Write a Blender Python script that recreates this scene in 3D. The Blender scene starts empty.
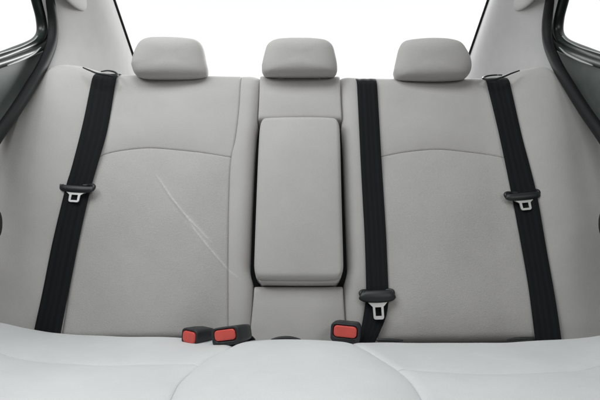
import bpy, bmesh, math, random
from mathutils import Vector, Matrix
random.seed(4)
sc = bpy.context.scene
COL = sc.collection
PI = math.pi

# ------------------------------------------------------------------ camera, world, lamps
F = 567.0            # focal length in photograph pixels (600 wide)
D = 1.25             # camera distance in front of the seat joint
CH = 0.304           # camera height above the seat joint
cam = bpy.data.cameras.new('camera'); cam.sensor_width = 36.0; cam.lens = 36.0*F/600.0
cam.clip_start = 0.02; cam.clip_end = 200
co = bpy.data.objects.new('camera', cam); COL.objects.link(co)
co.location = (0, -D, CH); co.rotation_euler = (PI/2, 0, 0)
sc.camera = co
C0 = Vector((0, -D, CH))

w = bpy.data.worlds.new('World'); sc.world = w; w.use_nodes = True
nt = w.node_tree; nt.nodes.clear()
out = nt.nodes.new('ShaderNodeOutputWorld'); bg = nt.nodes.new('ShaderNodeBackground')
tc = nt.nodes.new('ShaderNodeTexCoord'); sx = nt.nodes.new('ShaderNodeSeparateXYZ')
nt.links.new(tc.outputs['Generated'], sx.inputs[0])
# bright overcast outside: white behind the car, dim ground, softer in front of the car
rz = nt.nodes.new('ShaderNodeValToRGB'); cr = rz.color_ramp
cr.elements[0].position = 0.40; cr.elements[0].color = (0.10, 0.10, 0.10, 1)
cr.elements[1].position = 0.52; cr.elements[1].color = (1.05, 1.05, 1.05, 1)
e = cr.elements.new(1.0); e.color = (0.40, 0.43, 0.44, 1)
mz = nt.nodes.new('ShaderNodeMath'); mz.operation = 'MULTIPLY_ADD'
mz.inputs[1].default_value = 0.5; mz.inputs[2].default_value = 0.5
nt.links.new(sx.outputs['Z'], mz.inputs[0]); nt.links.new(mz.outputs[0], rz.inputs[0])
ry = nt.nodes.new('ShaderNodeValToRGB'); cr = ry.color_ramp
cr.elements[0].position = 0.35; cr.elements[0].color = (0.13, 0.13, 0.13, 1)
cr.elements[1].position = 0.62; cr.elements[1].color = (1.0, 1.0, 1.0, 1)
my = nt.nodes.new('ShaderNodeMath'); my.operation = 'MULTIPLY_ADD'
my.inputs[1].default_value = 0.5; my.inputs[2].default_value = 0.5
nt.links.new(sx.outputs['Y'], my.inputs[0]); nt.links.new(my.outputs[0], ry.inputs[0])
mm = nt.nodes.new('ShaderNodeMixRGB'); mm.blend_type = 'MULTIPLY'; mm.inputs[0].default_value = 1
nt.links.new(rz.outputs[0], mm.inputs[1]); nt.links.new(ry.outputs[0], mm.inputs[2])
nt.links.new(mm.outputs[0], bg.inputs['Color']); bg.inputs['Strength'].default_value = 1.25
nt.links.new(bg.outputs[0], out.inputs['Surface'])

def area(name, loc, target, sx_, sy_, power, color):
    l = bpy.data.lights.new(name, 'AREA'); l.shape = 'RECTANGLE'; l.size = sx_; l.size_y = sy_
    l.energy = power; l.color = color
    o = bpy.data.objects.new(name, l); COL.objects.link(o); o.location = loc
    o.rotation_euler = (Vector(target)-Vector(loc)).to_track_quat('-Z', 'Y').to_euler()
    return o
# daylight through the near side window and the windscreen
area('side_window_light', (-1.0, -0.55, 1.25), (-0.2, -0.05, 0.15), 0.9, 0.5, 8, (0.97, 1.0, 1.0))
area('windscreen_light', (0.95, -1.85, 1.3), (-0.4, 0.0, 0.3), 1.0, 0.5, 8.0, (1.0, 0.985, 0.965))
area('overhead_fill_light', (-0.2, -0.45, 1.45), (-0.15, -0.2, 0.0), 0.9, 0.5, 8.8, (0.95, 1.0, 1.0))  # added fill from above for top light and shadows, no roof opening
area('rear_window_light', (0.55, 1.75, 1.5), (-0.2, 0.35, 0.6), 1.1, 0.6, 36, (1.0, 1.0, 1.0))
sc.view_settings.view_transform = 'Standard'; sc.view_settings.look = 'None'
sc.view_settings.exposure = -0.06; sc.view_settings.gamma = 1.0

# ------------------------------------------------------------------ materials
def new_mat(name):
    m = bpy.data.materials.new(name); m.use_nodes = True
    return m, m.node_tree, m.node_tree.nodes['Principled BSDF']
def plain(name, col, rough=0.5, metal=0.0, bump=0.0, scale=400, spec=0.5, var=.11):
    m, t, b = new_mat(name)
    b.inputs['Roughness'].default_value = rough; b.inputs['Metallic'].default_value = metal
    b.inputs['Specular IOR Level'].default_value = spec
    c = t.nodes.new('ShaderNodeTexCoord'); n = t.nodes.new('ShaderNodeTexNoise')
    n.inputs['Scale'].default_value = 25; n.inputs['Detail'].default_value = 5
    t.links.new(c.outputs['Object'], n.inputs['Vector'])
    r = t.nodes.new('ShaderNodeValToRGB')
    r.color_ramp.elements[0].color = (*[x*(1-var) for x in col], 1); r.color_ramp.elements[1].color = (*[min(1, x*(1+var*.9)) for x in col], 1)
    r.color_ramp.elements[0].position = .3; r.color_ramp.elements[1].position = .7
    t.links.new(n.outputs['Fac'], r.inputs[0]); t.links.new(r.outputs[0], b.inputs['Base Color'])
    if bump:
        n2 = t.nodes.new('ShaderNodeTexNoise'); n2.inputs['Scale'].default_value = scale; n2.inputs['Detail'].default_value = 2
        t.links.new(c.outputs['Object'], n2.inputs['Vector'])
        bp = t.nodes.new('ShaderNodeBump'); bp.inputs['Strength'].default_value = bump; bp.inputs['Distance'].default_value = 0.0006
        t.links.new(n2.outputs['Fac'], bp.inputs['Height']); t.links.new(bp.outputs[0], b.inputs['Normal'])
    return m
def fabric(name, col, grain=0.35, scuff=False, sheen=0.25, rough=0.8):
    m, t, b = new_mat(name)
    b.inputs['Roughness'].default_value = rough
    b.inputs['Specular IOR Level'].default_value = 0.3
    b.inputs['Sheen Weight'].default_value = sheen; b.inputs['Sheen Roughness'].default_value = 0.5
    c = t.nodes.new('ShaderNodeTexCoord')
    n = t.nodes.new('ShaderNodeTexNoise'); n.inputs['Scale'].default_value = 7; n.inputs['Detail'].default_value = 6; n.inputs['Roughness'].default_value = .6
    t.links.new(c.outputs['Object'], n.inputs['Vector'])
    r = t.nodes.new('ShaderNodeValToRGB')
    r.color_ramp.elements[0].position = .25; r.color_ramp.elements[1].position = .75
    r.color_ramp.elements[0].color = (*[x*0.94 for x in col], 1); r.color_ramp.elements[1].color = (*[x*1.05 for x in col], 1)
    t.links.new(n.outputs['Fac'], r.inputs[0])
    # fine yarn speckle
    n3 = t.nodes.new('ShaderNodeTexNoise'); n3.inputs['Scale'].default_value = 520; n3.inputs['Detail'].default_value = 2
    t.links.new(c.outputs['Object'], n3.inputs['Vector'])
    mx = t.nodes.new('ShaderNodeMixRGB'); mx.blend_type = 'OVERLAY'; mx.inputs[0].default_value = grain*0.4
    t.links.new(r.outputs[0], mx.inputs[1]); t.links.new(n3.outputs['Fac'], mx.inputs[2])
    col_out = mx.outputs[0]
    if scuff:
        at = t.nodes.new('ShaderNodeAttribute'); at.attribute_name = 'scuff'
        ns = t.nodes.new('ShaderNodeTexNoise'); ns.inputs['Scale'].default_value = 140; ns.inputs['Detail'].default_value = 4
        t.links.new(c.outputs['Object'], ns.inputs['Vector'])
        mu = t.nodes.new('ShaderNodeMath'); mu.operation = 'MULTIPLY'
        mr = t.nodes.new('ShaderNodeMapRange'); mr.inputs[1].default_value = .05; mr.inputs[2].default_value = .6
        t.links.new(ns.outputs['Fac'], mr.inputs[0]); t.links.new(mr.outputs[0], mu.inputs[0]); t.links.new(at.outputs['Fac'], mu.inputs[1])
        m2 = t.nodes.new('ShaderNodeMixRGB'); m2.inputs[2].default_value = (0.78, 0.775, 0.765, 1)
        t.links.new(mu.outputs[0], m2.inputs[0]); t.links.new(col_out, m2.inputs[1]); col_out = m2.outputs[0]
    t.links.new(col_out, b.inputs['Base Color'])
    # knit: tiny cells, then slow puckers of the stretched cover
    v = t.nodes.new('ShaderNodeTexVoronoi'); v.inputs['Scale'].default_value = 420
    t.links.new(c.outputs['Object'], v.inputs['Vector'])
    bp = t.nodes.new('ShaderNodeBump'); bp.inputs['Strength'].default_value = grain; bp.inputs['Distance'].default_value = 0.0008
    t.links.new(v.outputs['Distance'], bp.inputs['Height'])
    n2 = t.nodes.new('ShaderNodeTexNoise'); n2.inputs['Scale'].default_value = 13; n2.inputs['Detail'].default_value = 4; n2.inputs['Distortion'].default_value = .4
    t.links.new(c.outputs['Object'], n2.inputs['Vector'])
    bp2 = t.nodes.new('ShaderNodeBump'); bp2.inputs['Strength'].default_value = 0.22; bp2.inputs['Distance'].default_value = 0.006
    t.links.new(n2.outputs['Fac'], bp2.inputs['Height']); t.links.new(bp.outputs[0], bp2.inputs['Normal'])
    t.links.new(bp2.outputs[0], b.inputs['Normal'])
    return m
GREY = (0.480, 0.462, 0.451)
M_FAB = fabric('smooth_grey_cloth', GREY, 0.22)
M_INS = fabric('woven_grey_cloth', tuple(x*0.95 for x in GREY), 0.42, scuff=True)
M_FABS = fabric('rubbed_grey_cloth', GREY, 0.22, scuff=True)
M_CUSH = fabric('toplit_cushion_cloth', (0.68, 0.687, 0.688), 0.25)  # same cloth as the backrest, cool light from above put into its colour
M_CORE = plain('dark_foam_backing', (0.02, 0.02, 0.021), 0.9)
M_BLACK = plain('black_plastic', (0.016, 0.017, 0.019), 0.42, bump=0.3, scale=900)
M_HOUS = plain('charcoal_plastic', (0.016, 0.018, 0.021), 0.45, bump=0.25, scale=900)
M_RUB = plain('black_rubber', (0.006, 0.006, 0.007), 0.6, bump=0.2, spec=.3)
M_GLOSS = plain('glossy_dark_frame', (0.014, 0.020, 0.018), 0.34)
M_DOORP = plain('grey_green_door_trim', (0.085, 0.10, 0.095), 0.5, bump=0.2, scale=500)
M_DOORF = plain('dark_door_frame', (0.03, 0.036, 0.034), 0.35)
M_SATIN = plain('satin_light_strip', (0.36, 0.38, 0.37), 0.4)
M_RED = plain('red_button_plastic', (0.66, 0.085, 0.068), 0.42, bump=0.1)
M_STEEL = plain('brushed_steel', (0.55, 0.55, 0.545), 0.5, metal=1.0, bump=0.1, scale=1200)
M_TRIM = plain('pale_pillar_plastic', (0.46, 0.452, 0.45), 0.85, bump=0.12, scale=700, var=.03, spec=.15)
M_SHELF = plain('grey_shelf_carpet', (0.20, 0.20, 0.20), 0.95, bump=0.6, scale=500)
def webbing_mat():
    m, t, b = new_mat('black_belt_webbing')
    b.inputs['Roughness'].default_value = 0.65; pass
    b.inputs['Specular IOR Level'].default_value = 0.22
    b.inputs['Sheen Weight'].default_value = 0.02
    uv = t.nodes.new('ShaderNodeUVMap'); uv.uv_map = 'UVMap'
    wv = t.nodes.new('ShaderNodeTexWave'); wv.wave_type = 'BANDS'; wv.bands_direction = 'DIAGONAL'
    wv.inputs['Scale'].default_value = 420; wv.inputs['Distortion'].default_value = 0.4
    t.links.new(uv.outputs[0], wv.inputs['Vector'])
    w2 = t.nodes.new('ShaderNodeTexWave'); w2.bands_direction = 'X'; w2.inputs['Scale'].default_value = 28
    t.links.new(uv.outputs[0], w2.inputs['Vector'])
    ad = t.nodes.new('ShaderNodeMath'); ad.operation = 'ADD'
    t.links.new(wv.outputs['Fac'], ad.inputs[0]); t.links.new(w2.outputs['Fac'], ad.inputs[1])
    rc = t.nodes.new('ShaderNodeValToRGB'); rc.color_ramp.elements[0].color = (0.0030, 0.0040, 0.0052, 1); rc.color_ramp.elements[1].color = (0.0105, 0.0125, 0.0150, 1)
    hf = t.nodes.new('ShaderNodeMath'); hf.operation = 'MULTIPLY'; hf.inputs[1].default_value = 0.5
    t.links.new(ad.outputs[0], hf.inputs[0]); t.links.new(hf.outputs[0], rc.inputs[0]); t.links.new(rc.outputs[0], b.inputs['Base Color'])
    bp = t.nodes.new('ShaderNodeBump'); bp.inputs['Strength'].default_value = 0.9; bp.inputs['Distance'].default_value = 0.0006
    t.links.new(ad.outputs[0], bp.inputs['Height']); t.links.new(bp.outputs[0], b.inputs['Normal'])
    return m
M_WEB = webbing_mat()
def glass_mat(name, tint):
    m = bpy.data.materials.new(name); m.use_nodes = True; t = m.node_tree; t.nodes.clear()
    o = t.nodes.new('ShaderNodeOutputMaterial'); mx = t.nodes.new('ShaderNodeMixShader')
    tr = t.nodes.new('ShaderNodeBsdfTransparent'); tr.inputs[0].default_value = tint
    gl = t.nodes.new('ShaderNodeBsdfGlossy'); gl.inputs['Roughness'].default_value = 0.02
    mx.inputs[0].default_value = 0.02; t.links.new(tr.outputs[0], mx.inputs[1]); t.links.new(gl.outputs[0], mx.inputs[2])
    t.links.new(mx.outputs[0], o.inputs[0]); return m
M_GLASS = glass_mat('clear_window_glass', (0.98, 0.99, 0.985, 1))

# ------------------------------------------------------------------ object helpers
def link(name, verts, faces, mat, parent=None, smooth=True, uvs=None, attr=None):
    me = bpy.data.meshes.new(name); me.from_pydata([tuple(v) for v in verts], [], faces); me.update()
    if smooth: me.polygons.foreach_set('use_smooth', [True]*len(me.polygons))
    if uvs:
        l = me.uv_layers.new(name='UVMap')
        for lp in me.loops: l.data[lp.index].uv = uvs[lp.vertex_index]
    if attr:
        for k, vals in attr.items():
            a = me.attributes.new(k, 'FLOAT', 'POINT'); a.data.foreach_set('value', vals)
    me.materials.append(mat)
    o = bpy.data.objects.new(name, me); COL.objects.link(o)
    if parent:
        o.parent = parent
        o.matrix_parent_inverse = parent_world(parent).inverted()
    return o
def parent_world(p):
    m = p.matrix_basis.copy()
    if p.parent: m = parent_world(p.parent) @ p.matrix_parent_inverse @ m
    return m
def thing(name, label, cat, loc=(0, 0, 0), group=None):
    o = bpy.data.objects.new(name, None); COL.objects.link(o); o.location = loc
    o.empty_display_size = 0.05
    o['label'] = label; o['category'] = cat
    if group: o['group'] = group
    return o
def bevel(o, width, seg=3):
    m = o.modifiers.new('bevel', 'BEVEL'); m.width = width; m.segments = seg; m.limit_method = 'ANGLE'; m.angle_limit = math.radians(35)
    return o

def ray(px, py): return Vector(((px-300)/F, 1.0, (200-py)/F))
def at_x(px, py, X):              # photograph point on the plane x = X
    d = ray(px, py); return C0 + d*(X/d.x)
def at_y(px, py, Y):
    d = ray(px, py); return C0 + d*(Y+D)
class Frame:
    def __init__(s, o, ev, n, H):
        s.o, s.eu, s.ev, s.n, s.H = Vector(o), Vector((1, 0, 0)), Vector(ev), Vector(n), H
    def P(s, u, v, h): return s.o + s.eu*u + s.ev*v + s.n*h
    def U(s, px, py, extra=0.0):
        d = ray(px, py); h = 0.0
        for _ in range(12):
            q = s.o + s.n*h
            t = (q-C0).dot(s.n)/d.dot(s.n); p = C0 + d*t - s.o
            u, v = p.dot(s.eu), p.dot(s.ev); h = 0.5*h + 0.5*(s.H(u, v)+extra)
        return u, v
def sst(a, b, x):
    t = max(0, min(1, (x-a)/(b-a))); return t*t*(3-2*t)
TILT = math.radians(19)
def HB(u, v):
    a = abs(u)
    return 0.020*math.sin(PI*max(0, min(1, v/0.70))) + 0.034*sst(0.45, 0.64, a) - 0.050*sst(0.70, 0.95, a)
BACK = Frame((0, 0.030, 0), (0, math.sin(TILT), math.cos(TILT)), (0, -math.cos(TILT), math.sin(TILT)), HB)
def HC(u, v):
    s = -v
    side = (0.055 if u < 0 else 0.028)*sst(0.46, 0.75, abs(u))
    return 0.008*sst(0, 0.25, s) + side + 0.014*(1-sst(0.10, 0.22, abs(u)))*sst(0.02, 0.14, s)
CUSH = Frame((0, 0.0, 0.0), (0, 1, 0), (0, 0, 1), HC)

def catmull(pts, n):
    pts = [Vector(p) for p in pts]
    if len(pts) == 2: return [pts[0].lerp(pts[1], i/(n-1)) for i in range(n)]
    P = [pts[0]*2-pts[1]] + pts + [pts[-1]*2-pts[-2]]
    dense = []
    for i in range(1, len(P)-2):
        for k in range(24):
            t = k/24; a, b, c, d = P[i-1], P[i], P[i+1], P[i+2]
            dense.append(0.5*((2*b)+(c-a)*t+(2*a-5*b+4*c-d)*t*t+(3*b-a-3*c+d)*t**3))
    dense.append(pts[-1])
    L = [0]
    for i in range(1, len(dense)): L.append(L[-1]+(dense[i]-dense[i-1]).length)
    res, j = [], 0
    for i in range(n):
        s = L[-1]*i/(n-1)
        while j < len(L)-2 and L[j+1] < s: j += 1
        t = 0 if L[j+1] == L[j] else (s-L[j])/(L[j+1]-L[j])
        res.append(dense[j].lerp(dense[j+1], max(0, min(1, t))))
    return res
class Curve:
    def __init__(s, fr, pts, extra):
        s.p = [Vector(fr.U(q.x, q.y, extra)) for q in catmull([(a, b, 0) for a, b in pts], 80)]
    def __call__(s, t):
        x = max(0, min(1, t))*79; i = min(78, int(x)); return s.p[i].lerp(s.p[i+1], x-i)
    def length(s): return sum((s.p[i+1]-s.p[i]).length for i in range(79))
def samples(L, r0, r1, step):
    A = [r0*(1-math.cos(i*PI/2/8)) for i in range(9)]
    B = [L-r1*(1-math.cos(i*PI/2/8)) for i in range(8, -1, -1)]
    mid = max(1, int((L-r0-r1)/step))
    m = [r0+(L-r0-r1)*i/mid for i in range(1, mid)]
    return [max(0, min(1, x/L)) for x in A+m+B]
SEAM = (0.006, 0.0045)
RISE = 7.0
def raise_top(L, R, T):
    """carry a rolled top edge up so that the roll itself makes the outline"""
    up = lambda P: P[:-1]+[(P[-1][0], P[-1][1]-RISE)]
    return up(L), up(R), [(a, b-RISE) for a, b in T]
def patch(name, fr, L, R, B, T, mat, parent, eL=SEAM, eR=SEAM, eB=SEAM, eT=SEAM, lift=0.0, bulge=0.006, step=0.007, skirt=0.05, fn=None, attr_fn=None):
    """one upholstered panel: Coons patch between four seams, every edge rolled down into its seam"""
    if eT[1] > .035 and fr is BACK: L, R, T = raise_top(L, R, T)
    cl, crr, cb, ct = (Curve(fr, q, lift) for q in (L, R, B, T))
    W = (cb.length()+ct.length())/2; Hh = (cl.length()+crr.length())/2
    S = samples(W, eL[0], eR[0], step); Tt = samples(Hh, eB[0], eT[0], step)
    c00, c10, c01, c11 = (cl(0)+cb(0))/2, (crr(0)+cb(1))/2, (cl(1)+ct(0))/2, (crr(1)+ct(1))/2
    V, A = [], []
    def drop(d, e):
        if d >= e[0]: return 0
        x = 1-d/e[0]; return e[1]*(1-math.sqrt(max(0, 1-x*x)))
    for t in Tt:
        for s in S:
            q = cl(t)*(1-s)+crr(t)*s + cb(s)*(1-t)+ct(s)*t - (c00*(1-s)*(1-t)+c10*s*(1-t)+c01*(1-s)*t+c11*s*t)
            h = fr.H(q.x, q.y)+lift
            h += bulge*((1-abs(2*s-1)**3)*(1-abs(2*t-1)**3))
            h -= drop(s*W, eL)+drop((1-s)*W, eR)+drop(t*Hh, eB)+drop((1-t)*Hh, eT)
            h += 0.0008*(math.sin(23*q.x+3)*math.sin(19*q.y+1)+.6*math.sin(37*q.x-21*q.y)+.35*math.sin(61*q.x+47*q.y+2)*math.sin(33*q.y))
            if fn: h += fn(q.x, q.y)
            V.append(fr.P(q.x, q.y, h))
            if attr_fn: A.append(attr_fn(q.x, q.y))
    ns, ntt = len(S), len(Tt)
    Fc = [(j*ns+i, j*ns+i+1, (j+1)*ns+i+1, (j+1)*ns+i) for j in range(ntt-1) for i in range(ns-1)]
    ring = [i for i in range(ns)] + [j*ns+ns-1 for j in range(1, ntt)] + [(ntt-1)*ns+i for i in range(ns-2, -1, -1)] + [j*ns for j in range(ntt-2, 0, -1)]
    b0 = len(V)
    for r in ring: V.append(V[r]-fr.n*skirt)
    m = len(ring)
    for k in range(m):
        Fc.append((ring[(k+1) % m], ring[k], b0+k, b0+(k+1) % m))
    if attr_fn: A += [0.0]*m
    return link(name, V, Fc, mat, parent, attr={'scuff': A} if attr_fn else None)

def tube(name, pts, rad, mat, parent, n=96, sec=14, flat=1.0, closed=False, up=None, capped=True):
    P = catmull(pts, n) if not closed else [Vector(p) for p in pts]
    n = len(P); V, Fc = [], []
    for i, p in enumerate(P):
        t = ((P[(i+1) % n]-P[i-1]) if closed else (P[min(i+1, n-1)]-P[max(i-1, 0)])).normalized()
        ref = Vector(up) if up else Vector((1, 0, 0))
        a = t.cross(ref).normalized(); b = a.cross(t).normalized()
        r = rad(i/(n-1)) if callable(rad) else rad
        for k in range(sec):
            g = 2*PI*k/sec; V.append(p + a*(r*math.cos(g)) + b*(r*flat*math.sin(g)))
    for i in range(n if closed else n-1):
        for k in range(sec):
            j = (i+1) % n
            Fc.append((i*sec+k, i*sec+(k+1) % sec, j*sec+(k+1) % sec, j*sec+k))
    if not closed and capped:
        Fc.append(tuple(range(sec))[::-1]); Fc.append(tuple((n-1)*sec+k for k in range(sec)))
    return link(name, V, Fc, mat, parent)
def mirror_px(pts, flip): return [(600-a, b) if flip else (a, b) for a, b in pts]

# ------------------------------------------------------------------ body of the car: parcel shelf, rear window, pillars, doors
def glass_pt(y, side):        # left/right edge of the sloping rear window
    return Vector((side*0.619+0.004, y, 0.837+(0.85-y)*0.605))
sh = thing('parcel_shelf', 'grey carpeted shelf behind the seat below the rear window', 'shelf', (0, 0.7, 0.55))
V = [(-.66, .27, .55), (.66, .27, .55), (.66, 1.32, .55), (-.66, 1.32, .55)]
V += [(x, y, z-.02) for x, y, z in V]
bevel(link('shelf_board', V, [(0, 1, 2, 3), (7, 6, 5, 4), (0, 4, 5, 1), (1, 5, 6, 2), (2, 6, 7, 3), (3, 7, 4, 0)], M_SHELF, sh, smooth=False), .006)
rw = thing('rear_window', 'wide white rear window glowing behind the three headrests', 'window', (0, 0.9, 0.8))
a, b, c, d = glass_pt(.42, -1), glass_pt(1.28, -1), glass_pt(1.28, 1), glass_pt(.42, 1)
NG = 14; V = []; Fc = []
for j in range(NG+1):
    for i in range(NG+1):
        p = a.lerp(b, j/NG).lerp(d.lerp(c, j/NG), i/NG); p = p+Vector((0, 0.6, 1)).normalized()*0.05*(1-(2*i/NG-1)**2)
        V.append(p)
for j in range(NG):
    for i in range(NG): Fc.append((j*(NG+1)+i, j*(NG+1)+i+1, (j+1)*(NG+1)+i+1, (j+1)*(NG+1)+i))
link('glass', V, Fc, M_GLASS, rw)
for s in (-1, 1):
    tube('window_seal', [glass_pt(y, s)+Vector((0, -.006, 0)) for y in (.42, .7, .95, 1.28)], 0.0042, M_RUB, rw, n=30, sec=10)

FRONT = [(40, -40), (45, -20), (50, 0), (55, 22), (56, 40), (53, 52), (49, 62), (46, 70), (42, 78)]
def pillar(flip):
    s = 1 if flip else -1
    lab = 'dim grey plastic pillar trim right of the rear window beside the right belt' if flip else 'pale lit plastic pillar trim left of the rear window beside the left belt'
    t = thing('pillar_trim', lab, 'pillar trim', at_x(600-50 if flip else 50, 60, s*.66), 'trim panels on the rear pillars')
    A = [at_x(p.x, p.y, s*.655) for p in catmull([(x, y, 0) for x, y in mirror_px(FRONT, flip)], 50)]
    ys = [.42+(1.05-.42)*i/49 for i in range(50)]
    R = [glass_pt(y, s)+Vector((s*0.004, 0, 0)) for y in ys]
    V, Fc = [], []; n = 41
    for i in range(50):
        for k in range(n):
            q = k/(n-1); p = A[i].lerp(R[i], q)
            p = p + Vector((-s, 0, 0))*(0.046*math.sin(PI*q)**1.15 - 0.012*math.exp(-((q-.30)/.20)**2))
            if q < 0.10: p = p + Vector((s, 0, 0))*0.02*(1-math.sqrt(max(0, 1-(1-q/.10)**2)))
            V.append(p)
    for i in range(49):
        for k in range(n-1):
            f = (i*n+k, i*n+k+1, (i+1)*n+k+1, (i+1)*n+k); Fc.append(f if flip else f[::-1])
    link('trim_panel', V, Fc, M_TRIM, t)
    # the round-ended cover where the trim meets the roof lining
    c = A[12].lerp(R[12], .20)
    V, Fc = [], []; m, k2 = 32, 16
    for i in range(k2+1):
        for k in range(m):
            a1, a2 = PI*i/k2, 2*PI*k/m
            V.append(c+Vector((-s*.012*math.sin(a1)*math.cos(a2)-s*.026, .14*math.cos(a1), .050*math.sin(a1)*math.sin(a2)+.004)))
    for i in range(k2):
        for k in range(m): Fc.append((i*m+k, i*m+(k+1) % m, (i+1)*m+(k+1) % m, (i+1)*m+k))
    link('roof_cover', V, Fc, M_TRIM, t)
    return t
def door(flip):
    s = 1 if flip else -1
    lab = ('dark rear door with white side window at the right edge, beside the dim bolster' if flip else
           'dark rear door with white side window at the left edge, beside the pale bolster')
    t = thing('rear_door', lab, 'car door', (s*.7, -.1, -.1), 'rear doors on either side of the seat')
    X = s*.70
    mp = lambda pts, x: [at_x(a, b, x) for a, b in mirror_px(pts, flip)]
    # inner door panel, thick, below the window
    poly = mp([(-150, 110), (-60, 80), (0, 60), (22, 53), (40, 46), (50, 52), (48, 66), (36, 90), (16, 124), (-6, 152), (-40, 205), (-70, 300), (-150, 420)], s*.692)
    poly = [p for p in catmull(poly, 70)]
    V = poly+[p+Vector((s*.04, 0, 0)) for p in poly]; n = len(poly)
    Fc = [tuple(range(n)), tuple(range(2*n-1, n-1, -1))]+[(i, (i+1) % n, n+(i+1) % n, n+i) for i in range(n)]
    o = link('door_panel', V, Fc, M_DOORP, t, smooth=False); bevel(o, .008)
    bm = bmesh.new(); bm.from_mesh(o.data); bmesh.ops.recalc_face_normals(bm, faces=bm.faces); bm.to_mesh(o.data); bm.free()
    gl = mp([(-130, -140), (20, -140), (30, -20), (34, 0), (40, 20), (40, 37), (31, 45), (10, 54), (-40, 70), (-130, 100)], s*.715)
    link('window_glass', gl, [tuple(range(len(gl)))], M_GLASS, t, smooth=False)
    fr = tube('window_frame', mp([(18, -80), (27, -40), (33, -15), (36.5, 0), (41, 18), (41.5, 33), (34, 42.5), (12, 52), (-10, 60), (-60, 76)], s*.70), .0105, M_GLOSS, t, n=120, flat=1.4)
    tube('frame_lining', mp([(27, -80), (35, -40), (40, -15), (43.5, 0), (48, 20), (47.5, 38), (39, 48), (14, 58), (-10, 66), (-60, 82)], s*.694), .0115, M_DOORF, t, n=120, flat=1.3)
    tube('window_bead', mp([(-40, 66.5), (0, 53.5), (20, 47), (33, 40.5), (37.5, 36)], s*.690), .0016, M_SATIN, fr, n=60, sec=8)
    tube('trim_strip', mp([(7, 65.5), (20, 60.5), (33, 54), (41, 47)], s*.680), lambda q: .0008+.0022*math.sin(PI*min(1, max(0, q)))**.5, M_SATIN, t, n=60, sec=10)
    tube('door_seal', mp([(34, -80), (42, -40), (46.5, -15), (49.5, 0), (53, 22), (52, 42), (44, 63), (32, 84), (15, 111), (-4, 138), (-28, 175), (-60, 230)], s*.664), .0145, M_RUB, t, n=140, flat=.9)
    tube('seal_lip', mp([(30, -80), (38, -40), (42.5, -15), (45.5, 0), (49.5, 22), (49, 42), (42, 62), (30, 85)], s*.676), .006, M_BLACK, t, n=100, flat=.9)
    # padded end of the door armrest
    c = at_y(600+37 if flip else -36, 226, -.16); V, Fc = [], []; m, k2 = 40, 24
    for i in range(k2+1):
        for k in range(m):
            a1, a2 = PI*i/k2, 2*PI*k/m; e = lambda x, q: math.copysign(abs(x)**q, x)
            V.append(c+Vector((s*.03+.062*e(math.sin(a1), .6)*e(math.cos(a2), .6), .13*e(math.cos(a1), .7), .052*e(math.sin(a1), .6)*e(math.sin(a2), .8))))
    for i in range(k2):
        for k in range(m): Fc.append((i*m+k, (i+1)*m+k, (i+1)*m+(k+1) % m, i*m+(k+1) % m))
    link('armrest', V, Fc, M_RUB, t)
    return t
for fl in (False, True):
    pillar(fl); door(fl)

# ------------------------------------------------------------------ the rear seat
seat = thing('rear_seat', 'wide pale grey cloth car rear seat with three headrests and folded armrest', 'car seat', (0, 0, -.12))
# dark foam/metal behind the covers, seen only in the gaps
V = []
for (u, v) in ((-.60, -.10), (.60, -.10), (.62, .55), (-.62, .55)):
    V.append(BACK.P(u, v, -.050))
for p in list(V): V.append(p-BACK.n*.05)
backrest = link('backrest', V, [(0, 1, 2, 3), (7, 6, 5, 4), (0, 4, 5, 1), (1, 5, 6, 2), (2, 6, 7, 3), (3, 7, 4, 0)], M_CORE, seat, smooth=False)
TOP = (0.042, 0.045)
ls_out = [(60, 334), (62, 331), (73, 260), (84, 195), (91, 160), (99, 115), (106, 75)]       # seam under the left belt
ls_in = [(228, 341), (228, 260), (229, 190), (231, 157), (235, 140), (239, 108), (241, 77)]
rs_in = [(378, 343.5), (375, 260), (372, 200), (370, 158), (368, 120), (367, 79)]
rs_out = [(548, 341), (541, 290), (524, 196), (516, 160), (507, 115), (498, 79)]
archL = [(91, 160), (105, 154), (125, 150), (150, 148), (180, 150), (205, 153), (231, 157)]
archR = [(370, 160), (384, 157), (407, 153), (438, 150.5), (470, 153.5), (499, 158), (516, 163)]
def seg_d(p, a, b):
    ab = b-a; t = max(0, min(1, (p-a).dot(ab)/ab.length_squared)); return (p-a-ab*t).length, t
uvp = lambda a, b: Vector(BACK.U(a, b))
S1 = [uvp(*q) for q in ((157, 176), (165, 187.5), (172.5, 199), (186.5, 216.5), (198.8, 229.5), (212, 243))]
S2 = [uvp(*q) for q in ((186.5, 216.5), (195, 230), (207.5, 246), (221.5, 262), (230, 271.5), (240, 279))]
FAN = [uvp(190, 216), uvp(213, 244), uvp(205, 246)]
def line_f(line, p, wd):
    best = 0
    n = len(line)-1
    for i in range(n):
        d, t = seg_d(p, line[i], line[i+1]); g = (i+t)/n
        amp = math.sin(PI*min(1, max(0, g*.94+.03)))**.6
        best = max(best, amp*math.exp(-(d/wd)**2))
    return best
def scuff(u, v):
    p = Vector((u, v))
    if p.x > uvp_xmax or p.x < uvp_xmin: return 0.0
    f = 0.66*line_f(S1, p, .0014) + 0.55*line_f(S2, p, .0015)
    # faint rubbed triangle between the two creases
    d1, t1 = seg_d(p, S1[3], S1[5]); d2, t2 = seg_d(p, S2[0], S2[3])
    if .05 < t1 < .98 and d1+d2 < .024: f += .16*math.exp(-((d1+d2)/.014)**2)
    return min(1.0, f)
def crease(u, v):
    p = Vector((u, v))
    if p.x > uvp_xmax or p.x < uvp_xmin: return 0.0
    return .0010*line_f(S1, p, .004)+.0009*line_f(S2, p, .004)-.0006*line_f(S1, p+Vector((.006, .004)), .004)
uvp_xmin, uvp_xmax = min(q.x for q in S1)-.02, max(q.x for q in S2)+.02
zero = lambda u, v: 0.0
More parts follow.
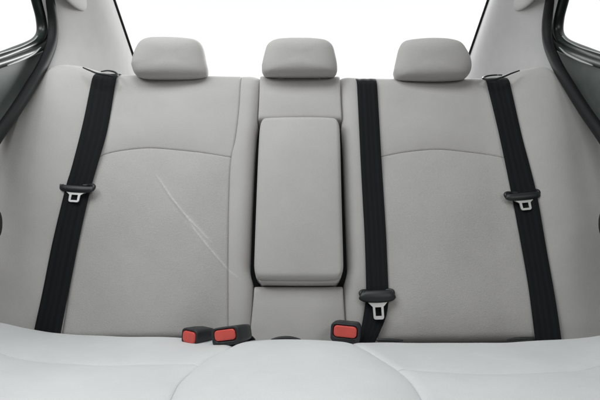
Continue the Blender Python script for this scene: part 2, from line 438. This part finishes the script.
# left folding back
patch('smooth_panel', BACK, ls_out[4:], ls_in[3:], archL, [(106, 75), (140, 76), (190, 77), (241, 77)], M_FAB, backrest, eT=TOP, eB=(.006, .0023), bulge=.010, skirt=.10)
patch('woven_panel', BACK, ls_out[:5], ls_in[:4], [(60, 334), (120, 337.5), (228, 341)], archL, M_INS, backrest, eT=(.006, .0023), eB=(.022, .022), bulge=.016, step=.0019, fn=crease, attr_fn=scuff)
# right folding back
patch('smooth_panel', BACK, rs_in[3:], rs_out[3:], archR, [(367, 79), (400, 80), (450, 80), (498, 79)], M_FAB, backrest, eT=TOP, eB=(.006, .0023), bulge=.010, skirt=.10)
patch('woven_panel', BACK, rs_in[:4], rs_out[:4], [(378, 343.5), (470, 342.5), (548, 341)], archR, M_INS, backrest, eT=(.006, .0023), eB=(.022, .022), bulge=.016, attr_fn=zero)
# centre: two narrow strips, upper pad, lower pad
sl_in = [(250, 345), (250, 335), (252, 305), (252, 284), (248.8, 270), (248.8, 255), (250.8, 200), (254, 140), (257, 118), (260, 77)]
sr_in = [(346, 346), (346, 335), (344.5, 305), (345, 284), (348.6, 270), (348.6, 255), (346.6, 200), (344.2, 140), (342, 118), (340, 77)]
patch('narrow_strip', BACK, ls_in, sl_in, [(228, 341), (250, 345)], [(241, 77), (260, 77)], M_FABS, backrest, eT=TOP, eR=(.030, .024), bulge=.004, step=.0022, skirt=.10, attr_fn=scuff)
patch('narrow_strip', BACK, sr_in, rs_in, [(346, 346), (378, 343.5)], [(340, 77), (367, 79)], M_FAB, backrest, eT=TOP, eL=(.030, .024), bulge=.004, skirt=.10)
patch('back_pad', BACK, [(258, 119), (259, 100), (260, 77)], [(342, 119), (341, 100), (340, 77)], [(258, 119), (300, 118.5), (342, 119)], [(260, 77), (340, 77)], M_FAB, backrest, eT=TOP, eB=(.012, .01), bulge=.006, lift=-.002, skirt=.10)
patch('back_pad', BACK, [(250, 352), (250, 335), (252.8, 305), (253.8, 292), (254, 285)], [(346, 352), (346, 335), (344, 305), (343.2, 292), (343, 285)], [(250, 352), (346, 352)], [(254, 285), (343, 285)], M_FAB, backrest, eT=(.016, .030), bulge=.006, lift=-.005)
# outer bolsters
BOL = (.050, .045)
OUT = [(-95, 352), (-80, 260), (-48, 195), (-22, 155), (-6, 130), (10, 106), (25, 86), (36, 74), (47, 67.5)]
TOPB = [(47, 67.5), (57, 65.5), (68, 65.5), (84, 68), (106, 75)]
patch('bolster', BACK, OUT, ls_out, [(-95, 352), (0, 345), (60, 334)], TOPB, M_FAB, seat, eL=BOL, eT=(.045, .045), bulge=.010, skirt=.10)
patch('bolster', BACK, rs_out, mirror_px(OUT, True),
      [(548, 341), (600, 346), (695, 352)], [(498, 79), (516, 72), (530, 69), (543, 66.5), (553, 67.5)], M_FAB, seat, eR=BOL, eT=(.045, .045), bulge=.010, skirt=.10)
# folded armrest
ARM = .027
arm = patch('armrest', BACK, [(255.5, 276), (254, 268), (254, 255), (256, 200), (258.5, 140), (260, 123), (262.5, 117.5)],
      [(341.5, 276), (343.5, 268), (343.5, 255), (342, 200), (340.5, 140), (339.5, 124), (337, 118)],
      [(255.5, 276), (263, 278.5), (300, 279), (334, 278.7), (341.5, 276)], [(262.5, 117.5), (268, 115.8), (300, 115.2), (331, 116), (337, 118)], M_FAB, seat,
      eL=(.012, .014), eR=(.012, .014), eT=(.014, .014), eB=(.016, .012), lift=ARM, bulge=.009, skirt=.07)
patch('hinge_flap', BACK, [(261, 282), (258.5, 280), (258, 277)], [(336.5, 282), (339, 280), (339.5, 277)], [(261, 282), (264, 283.2), (300, 283.8), (333, 283.4), (336.5, 282)],
      [(258, 277), (263, 279.3), (300, 279.8), (334, 279.5), (339.5, 277)], M_FAB, arm, eL=(.006, .006), eR=(.006, .006), eT=(.002, .002), eB=(.009, .010), lift=ARM-.018, bulge=.001, step=.005, skirt=.06)

# headrests
def headrest(outline, Y, yaw):
    o3 = [at_y(a, b, Y) for a, b in outline]
    P = catmull(o3+[o3[0]], 97)[:-1]
    P = [p-Vector((0, 0, .0012)) for p in P]; c = sum(P, Vector())/len(P); n = len(P); T = .052; V = []; Fc = []; K = 26
    for i in range(K+1):
        g = -math.cos(PI*i/K); sc_ = (1-abs(g)**3.4)**(1/2.6)
        for p in P:
            q = p-c
            V.append(Vector((q.x*sc_, g*T + (.010*(1-(q.x/.1)**2) if g > 0 else -.006*(1-(q.x/.1)**2))*sc_, q.z*sc_)))
    M = Matrix.Translation(c) @ Matrix.Rotation(yaw, 4, 'Z')
    V = [M @ v for v in V]
    for i in range(K):
        for k in range(n): Fc.append((i*n+k, i*n+(k+1) % n, (i+1)*n+(k+1) % n, (i+1)*n+k))
    o = link('headrest', V, Fc, M_FAB, seat)
    bm = bmesh.new(); bm.from_mesh(o.data); bmesh.ops.remove_doubles(bm, verts=bm.verts, dist=1e-5); bmesh.ops.recalc_face_normals(bm, faces=bm.faces); bm.to_mesh(o.data); bm.free()
    for f in o.data.polygons: f.use_smooth = True
    for s in (-1, 1):
        tube('post', [c+Vector((s*.05, .01, -.02)), c+Vector((s*.05, .01, -.06)), c+Vector((s*.05, .005, -.10))], .006, M_STEEL, o, n=8, sec=12)
    return o
headrest([(133, 66), (135.5, 55), (141, 44.5), (149, 40.2), (160, 39.2), (172, 39), (186, 39.4), (197, 41), (203, 47), (206, 60), (208, 71), (204.5, 77), (192, 79.3), (170, 79.8), (148, 79.2), (137, 75.5)], .235, .10)
headrest([(262, 66), (264.5, 55), (268, 45.5), (276, 41), (288, 39.9), (300, 39.8), (312, 40), (325, 41.4), (332, 46), (335, 55), (337, 66), (336, 74), (328, 76.6), (300, 77.2), (271, 76.6), (263, 74)], .235, 0)
headrest([(393.5, 72), (396, 60), (399, 48), (404, 42), (416, 40.2), (432, 39.8), (448, 41), (459, 44.5), (465, 52), (469, 61), (469.2, 71), (464, 78.5), (452, 81), (430, 81.6), (405, 80.5), (396, 78.3)], .235, -.10)

# seat cushion
V = [(-.60, .05, -.05), (.60, .05, -.05), (.60, -.50, -.05), (-.60, -.50, -.05)]
V += [(x, y, -.12) for x, y, z in V]
cushion = link('seat_cushion', V, [(3, 2, 1, 0), (4, 5, 6, 7), (0, 1, 5, 4), (1, 2, 6, 5), (2, 3, 7, 6), (3, 0, 4, 7)], M_CORE, seat, smooth=False)
CB = (.030, .030)
SOFT = (.030, .0026)
cL = [(150, 432), (158, 418), (169, 400), (177, 383), (186, 373), (199, 363), (212, 355), (235, 344), (249, 339)]
cR = [(444, 432), (437, 420), (424, 400), (415, 386), (408, 377), (397, 367.5), (380, 357), (361, 347), (346, 340.5)]
bL = [(-60, 338), (0, 353), (10, 356), (50, 362), (110, 364.5), (199, 363)]
bR = [(397, 367.5), (433, 371.5), (500, 373), (567, 371), (587, 368.5), (600, 365), (670, 348)]
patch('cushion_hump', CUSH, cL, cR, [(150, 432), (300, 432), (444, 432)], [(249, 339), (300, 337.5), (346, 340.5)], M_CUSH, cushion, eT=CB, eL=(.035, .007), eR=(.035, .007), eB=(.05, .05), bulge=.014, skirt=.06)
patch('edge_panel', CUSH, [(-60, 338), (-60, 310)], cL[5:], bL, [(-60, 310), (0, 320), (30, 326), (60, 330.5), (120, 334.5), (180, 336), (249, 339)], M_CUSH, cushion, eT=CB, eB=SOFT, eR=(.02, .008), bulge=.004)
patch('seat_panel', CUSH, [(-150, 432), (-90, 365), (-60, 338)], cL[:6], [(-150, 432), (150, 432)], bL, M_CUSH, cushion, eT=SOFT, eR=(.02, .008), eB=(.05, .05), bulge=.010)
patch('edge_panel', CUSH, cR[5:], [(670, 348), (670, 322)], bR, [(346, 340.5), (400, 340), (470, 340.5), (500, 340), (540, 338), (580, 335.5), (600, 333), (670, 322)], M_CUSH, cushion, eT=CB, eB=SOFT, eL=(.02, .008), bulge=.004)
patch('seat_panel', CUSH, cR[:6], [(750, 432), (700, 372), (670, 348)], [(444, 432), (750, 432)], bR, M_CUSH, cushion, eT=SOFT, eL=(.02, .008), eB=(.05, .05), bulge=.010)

# black latch covers showing in the joint between backrest and cushion
for pts, r in (([(376, 340.3), (385, 340.1), (394, 340.3), (403, 340.6)], .0036), ([(507, 339.8), (516, 339.0), (526, 338.4), (535, 338.2)], .0036), ([(271, 340.0), (280, 338.3), (290, 338.1), (301, 340.0)], .0042)):
    tube('latch_cover', [at_y(a, b, -.022) for a, b in pts], lambda q, r=r: r*(.35+.65*math.sin(PI*min(1, max(0, q)))**.5), M_BLACK, seat, n=40, sec=10, up=(0, 0, 1))

# ------------------------------------------------------------------ seat belts
def belt(label, EL, ER, tongue, guide, lift_fn=None, roll_start=.86):
    top = BACK.P(*BACK.U(EL[0][0], EL[0][1]), 0)
    t = thing('seat_belt', label, 'seat belt', top, 'seat belts hanging over the backrest')
    n, m = 120, 13
    A = catmull([(x, y, 0) for x, y in EL], n); B = catmull([(x, y, 0) for x, y in ER], n)
    rows, dist, uvs = [], 0, []
    R = .048
    def row_pts(i):
        ua, ub = Vector(BACK.U(A[i].x, A[i].y, .005)), Vector(BACK.U(B[i].x, B[i].y, .005))
        r = []
        for k in range(m):
            q = k/(m-1); u = ua.lerp(ub, q)
            h = (BACK.H(ua.x, ua.y)*(1-q)+BACK.H(ub.x, ub.y)*q)*.5+BACK.H(u.x, u.y)*.5+.0105
            h += .0006*math.cos(q*2*PI*2.5)+.0012*math.sin(i*.11+q*2)
            if lift_fn: h += lift_fn(i/(n-1), q)
            r.append((u.x, u.y, h))
        return r
    first = row_pts(0)
    # over the top of the backrest and down behind it
    for j in range(9, -1, -1):
        back = []
        for (u, v, h) in first:
            if j > 6: back.append(BACK.P(u, v+R, h-R-(j-6)*.02))
            else:
                g = j/6*PI/2; back.append(BACK.P(u, v+R*math.sin(g), h-R+R*math.cos(g)))
        rows.append(back)
    for i in range(1, n): rows.append([BACK.P(*q) for q in row_pts(i)])
    V, Fc = [], []
    for j, r in enumerate(rows):
        if j: dist += (r[m//2]-rows[j-1][m//2]).length
        for k, p in enumerate(r): V.append(p); uvs.append((k/(m-1)*.05, dist))
    for j in range(len(rows)-1):
        for k in range(m-1): Fc.append((j*m+k, (j+1)*m+k, (j+1)*m+k+1, j*m+k+1))
    o = link('webbing', V, Fc, M_WEB, t, uvs=uvs)
    sm = o.modifiers.new('solid', 'SOLIDIFY'); sm.thickness = .0018; sm.offset = -1
    # tongue: plastic loop with a steel latch plate
    px, py, ang, wd, bh, ph, cl = tongue
    u, v = BACK.U(px, py, .012); O = BACK.P(u, v, BACK.H(u, v)+.008)
    ca, sa = math.cos(ang), math.sin(ang)
    def L(a, b, c): return O + BACK.eu*(a*ca-b*sa) + BACK.ev*(a*sa+b*ca) + BACK.n*c
    hw = wd/2
    bar_pts = [L(-hw+.002, .004, .006), L(-hw*.72, -.001, .009), L(0, -.002, .010), L(hw*.72, -.001, .009), L(hw-.002, .004, .006)]
    grip = tube('tongue_grip', bar_pts, lambda q: bh/2*(.78+.22*math.sin(PI*q)**.5), M_BLACK, t, n=50, sec=18, flat=.55, up=BACK.n)
    eh = .011
    loop = [L(-hw+.003, 0, .006), L(-hw+.0005, eh*.45, .006), L(-hw+.001, eh*.85, .005), L(-hw+.006, eh*1.1, .003), L(-hw+.014, eh*1.15, -.001), L(-hw*.5, eh*1.15, -.004), L(0, eh*1.15, -.005), L(hw*.5, eh*1.15, -.004), L(hw-.014, eh*1.15, -.001), L(hw-.006, eh*1.1, .003), L(hw-.001, eh*.85, .005), L(hw-.0005, eh*.45, .006), L(hw-.003, 0, .006)]
    tube('loop', loop, .0046, M_BLACK, grip, n=90, sec=12, up=BACK.n)
    # plate with a rectangular hole, bridged outer and inner outlines
    N = 64
    tw, nw, top_, nk, bot = wd*.33, wd*.165, -.001, -bh*.5-ph*.20, -bh*.5-ph
    outer = [(-tw, top_), (tw, top_), (tw, -bh*.42), (nw*1.25, nk), (nw, nk-.003), (nw*.96, bot+.004), (nw*.80, bot+.0008), (nw*.6, bot), (-nw*.6, bot), (-nw*.80, bot+.0008), (-nw*.96, bot+.004), (-nw, nk-.003), (-nw*1.25, nk), (-tw, -bh*.42)]
    hx, ht, hb = nw*.56, nk-ph*.10, bot+ph*.20
    hole = [(-hx, ht), (hx, ht), (hx, hb), (-hx, hb)]
    cy = (ht+hb)/2
    def hit(poly, g):
        dx, dy = math.cos(g), math.sin(g); best = None
        for i in range(len(poly)):
            (x1, y1), (x2, y2) = poly[i], poly[(i+1) % len(poly)]
            y1 -= cy; y2 -= cy; ex, ey = x2-x1, y2-y1; den = dx*ey-dy*ex
            if abs(den) < 1e-12: continue
            tt = (x1*ey-y1*ex)/den; ss = (x1*dy-y1*dx)/den
            if tt > 0 and -1e-6 <= ss <= 1+1e-6: best = tt if best is None else max(best, tt)
        return (dx*best, dy*best+cy)
    angs = sorted(set([2*PI*i/N for i in range(N)]+[math.atan2(y-cy, x) % (2*PI) for x, y in outer+hole]))
    V, Fc = [], []; na = len(angs); z0, z1 = .006, .0095
    for z in (z1, z0):
        for poly in (outer, hole):
            for g in angs: x, y = hit(poly, g); V.append(L(x, y, z))
    for i in range(na):
        j = (i+1) % na
        Fc += [(i, j, na+j, na+i), (2*na+j, 2*na+i, 3*na+i, 3*na+j), (i, 2*na+i, 2*na+j, j), (na+j, 3*na+j, 3*na+i, na+i)]
    pl = link('latch_plate', V, Fc, M_STEEL, t, smooth=False)
    bm = bmesh.new(); bm.from_mesh(pl.data); bmesh.ops.recalc_face_normals(bm, faces=bm.faces); bm.to_mesh(pl.data); bm.free()
    bevel(pl, .0009, 2)
    if guide:
        tube('belt_guide', [BACK.P(*BACK.U(a, b, dz), BACK.H(*BACK.U(a, b, dz))+dz) for a, b, dz in guide], lambda q: .0013+.0022*q, M_BLACK, t, n=70, sec=10)
    return t
belt('black belt at far left with its latch plate high on the pale bolster seam',
     [(92, 84), (84, 124), (73, 166), (66, 190), (54, 242), (44, 290), (36, 327), (32, 350)], [(116.3, 84), (108, 130), (98, 166), (91.5, 190), (80, 240), (70, 290), (62.5, 330), (58.5, 350)],
     (77, 189, -.07, .080, .0175, .026, 0), None)
belt('black belt at far right with its latch plate high beside the dim bolster',
     [(487, 88), (497, 130), (505, 166), (511, 196), (519, 240), (528, 290), (534, 338), (536, 352)], [(510, 88), (521, 135), (529, 166), (536, 196), (544, 240), (553, 290), (560, 338), (562, 352)],
     (522.5, 196.5, .10, .080, .019, .026, 0), None)
tail = lambda g, q: .016*sst(.80, 1.0, g)*(1-q*.7)
belt('black middle belt with low silver latch plate, folding down by the single buckle',
     [(357, 89), (359, 130), (362, 190), (364.5, 240), (366, 288), (365, 305), (361.5, 325), (357, 343), (354, 354)], [(377, 89), (379.5, 130), (383, 190), (386, 240), (388, 285), (388.3, 300), (386, 316), (380, 331), (370, 352)],
     (377, 296, .03, .074, .029, .039, 0), None, tail)
# belt guides: thin black bezels at the backrest top (they belong to the seat)
def guide(pts):
    P = []
    for a, b, y in pts: P.append(at_y(a, b, y))
    tube('belt_guide', P, lambda q: .0016+.0012*math.sin(PI*q), M_BLACK, seat, n=80, sec=10)
guide([(83, 67.5, .20), (90, 70.5, .19), (97, 73.2, .185), (106, 74.6, .185), (113, 75.8, .19), (117.5, 75.5, .205), (115, 72.2, .225), (108, 70.6, .235), (101, 71.5, .235)])
guide([(519.5, 70.5, .20), (511, 73.5, .19), (503, 76.8, .185), (495, 79, .185), (487, 79.2, .19), (483, 78, .205), (487, 76, .225), (495, 75, .235), (502, 75, .235)])

# ------------------------------------------------------------------ buckles
def rrect(wd, ht, r, n=6):
    pts = []
    for cx, cz, a0 in ((wd/2-r, ht/2-r, 0), (-wd/2+r, ht/2-r, 90), (-wd/2+r, -ht/2+r, 180), (wd/2-r, -ht/2+r, 270)):
        for i in range(n+1):
            a = math.radians(a0+90*i/n); pts.append((cx+r*math.cos(a), cz+r*math.sin(a)))
    return pts
def loft(name, loops, mat, parent, M, cap0=True, cap1=True):
    n = len(loops[0][0]); V, Fc = [], []
    for pts, y in loops:
        for x, z in pts: V.append(M @ Vector((x, y, z)))
    for i in range(len(loops)-1):
        for k in range(n): Fc.append((i*n+k, i*n+(k+1) % n, (i+1)*n+(k+1) % n, (i+1)*n+k))
    if cap0: Fc.append(tuple(range(n)))
    if cap1: Fc.append(tuple((len(loops)-1)*n+k for k in range(n))[::-1])
    o = link(name, V, Fc, mat, parent)
    bm = bmesh.new(); bm.from_mesh(o.data); bmesh.ops.recalc_face_normals(bm, faces=bm.faces); bm.to_mesh(o.data); bm.free()
    return o
def buckle(label, px, py, y, yaw, pitch, roll, W, Hh, depth, bw, bh, bz=0):
    p = at_y(px, py, y)
    t = thing('seat_belt_buckle', label, 'buckle', p, 'buckles in the seat joint')
    M = Matrix.Translation(p) @ Matrix.Rotation(yaw, 4, 'Z') @ Matrix.Rotation(pitch, 4, 'X') @ Matrix.Rotation(roll, 4, 'Y')
    R = lambda k, r=.009: rrect(W*k, Hh*k, r*k)
    rec = rrect(bw+.004, bh+.0035, .009); sh_ = lambda pts, dz: [(x, z+dz) for x, z in pts]
    loops = [(rrect(W*.5, Hh*.5, .004), depth), (R(.72), depth*.97), (R(.84), depth*.86), (R(.97), depth*.5), (R(1.0), .012), (R(1.0), .004), (R(.97), .0008), (R(.93), 0),
             (sh_(rec, bz), .0002), (sh_(rrect(bw+.003, bh+.0025, .0085), bz), .0014), (sh_(rrect(bw+.002, bh+.002, .0085), bz), .010)]
    h = loft('housing', loops, M_HOUS, t, M)
    b_ = lambda k, y_: (sh_(rrect(bw*k, bh*k, .0075*k), bz), y_)
    loft('release_button', [b_(1, .012), b_(1, .001), b_(.985, -.0006), b_(.94, -.0016), (sh_(rrect(bw*.8, bh*.72, .004), bz), -.0021), (sh_(rrect(bw*.4, bh*.3, .002), bz), -.0023)], M_RED, t, M)
    # insertion slot lip under the button and the webbing stalk going back into the joint
    loft('slot_lip', [(sh_(rrect(bw*.86, .0022, .001), bz-bh/2-.0042), -.0006), (sh_(rrect(bw*.86, .0022, .001), bz-bh/2-.0042), .004)], M_BLACK, t, M)
    q0 = M @ Vector((0, depth*.9, 0)); q1 = Vector((q0.x+.012, .05, -.02))
    V = []
    for q in (q0, q0.lerp(q1, .5), q1):
        for s in (-1, 1): V.append(q+Vector((s*.016, 0, 0)))
    o = link('stalk', V, [(0, 1, 3, 2), (2, 3, 5, 4)], M_WEB, t, uvs=[(0, 0), (.03, 0), (0, .03), (.03, .03), (0, .06), (.03, .06)])
    s_ = o.modifiers.new('solid', 'SOLIDIFY'); s_.thickness = .003; s_.offset = 0
    return t
buckle('leftmost black buckle with red button, turned away and half tucked behind its neighbour', 189, 337.2, -.055, -.60, -.05, .03, .046, .034, .062, .036, .024)
buckle('tilted charcoal buckle with red button resting against the centre hump, right of the leftmost one', 225, 336.6, -.10, -.42, -.08, -.20, .066, .037, .070, .049, .0215, .003)
buckle('single black buckle with red button beside the folded end of the middle belt', 345, 333.4, -.05, -.22, -.02, .05, .063, .041, .060, .049, .024, .0035)
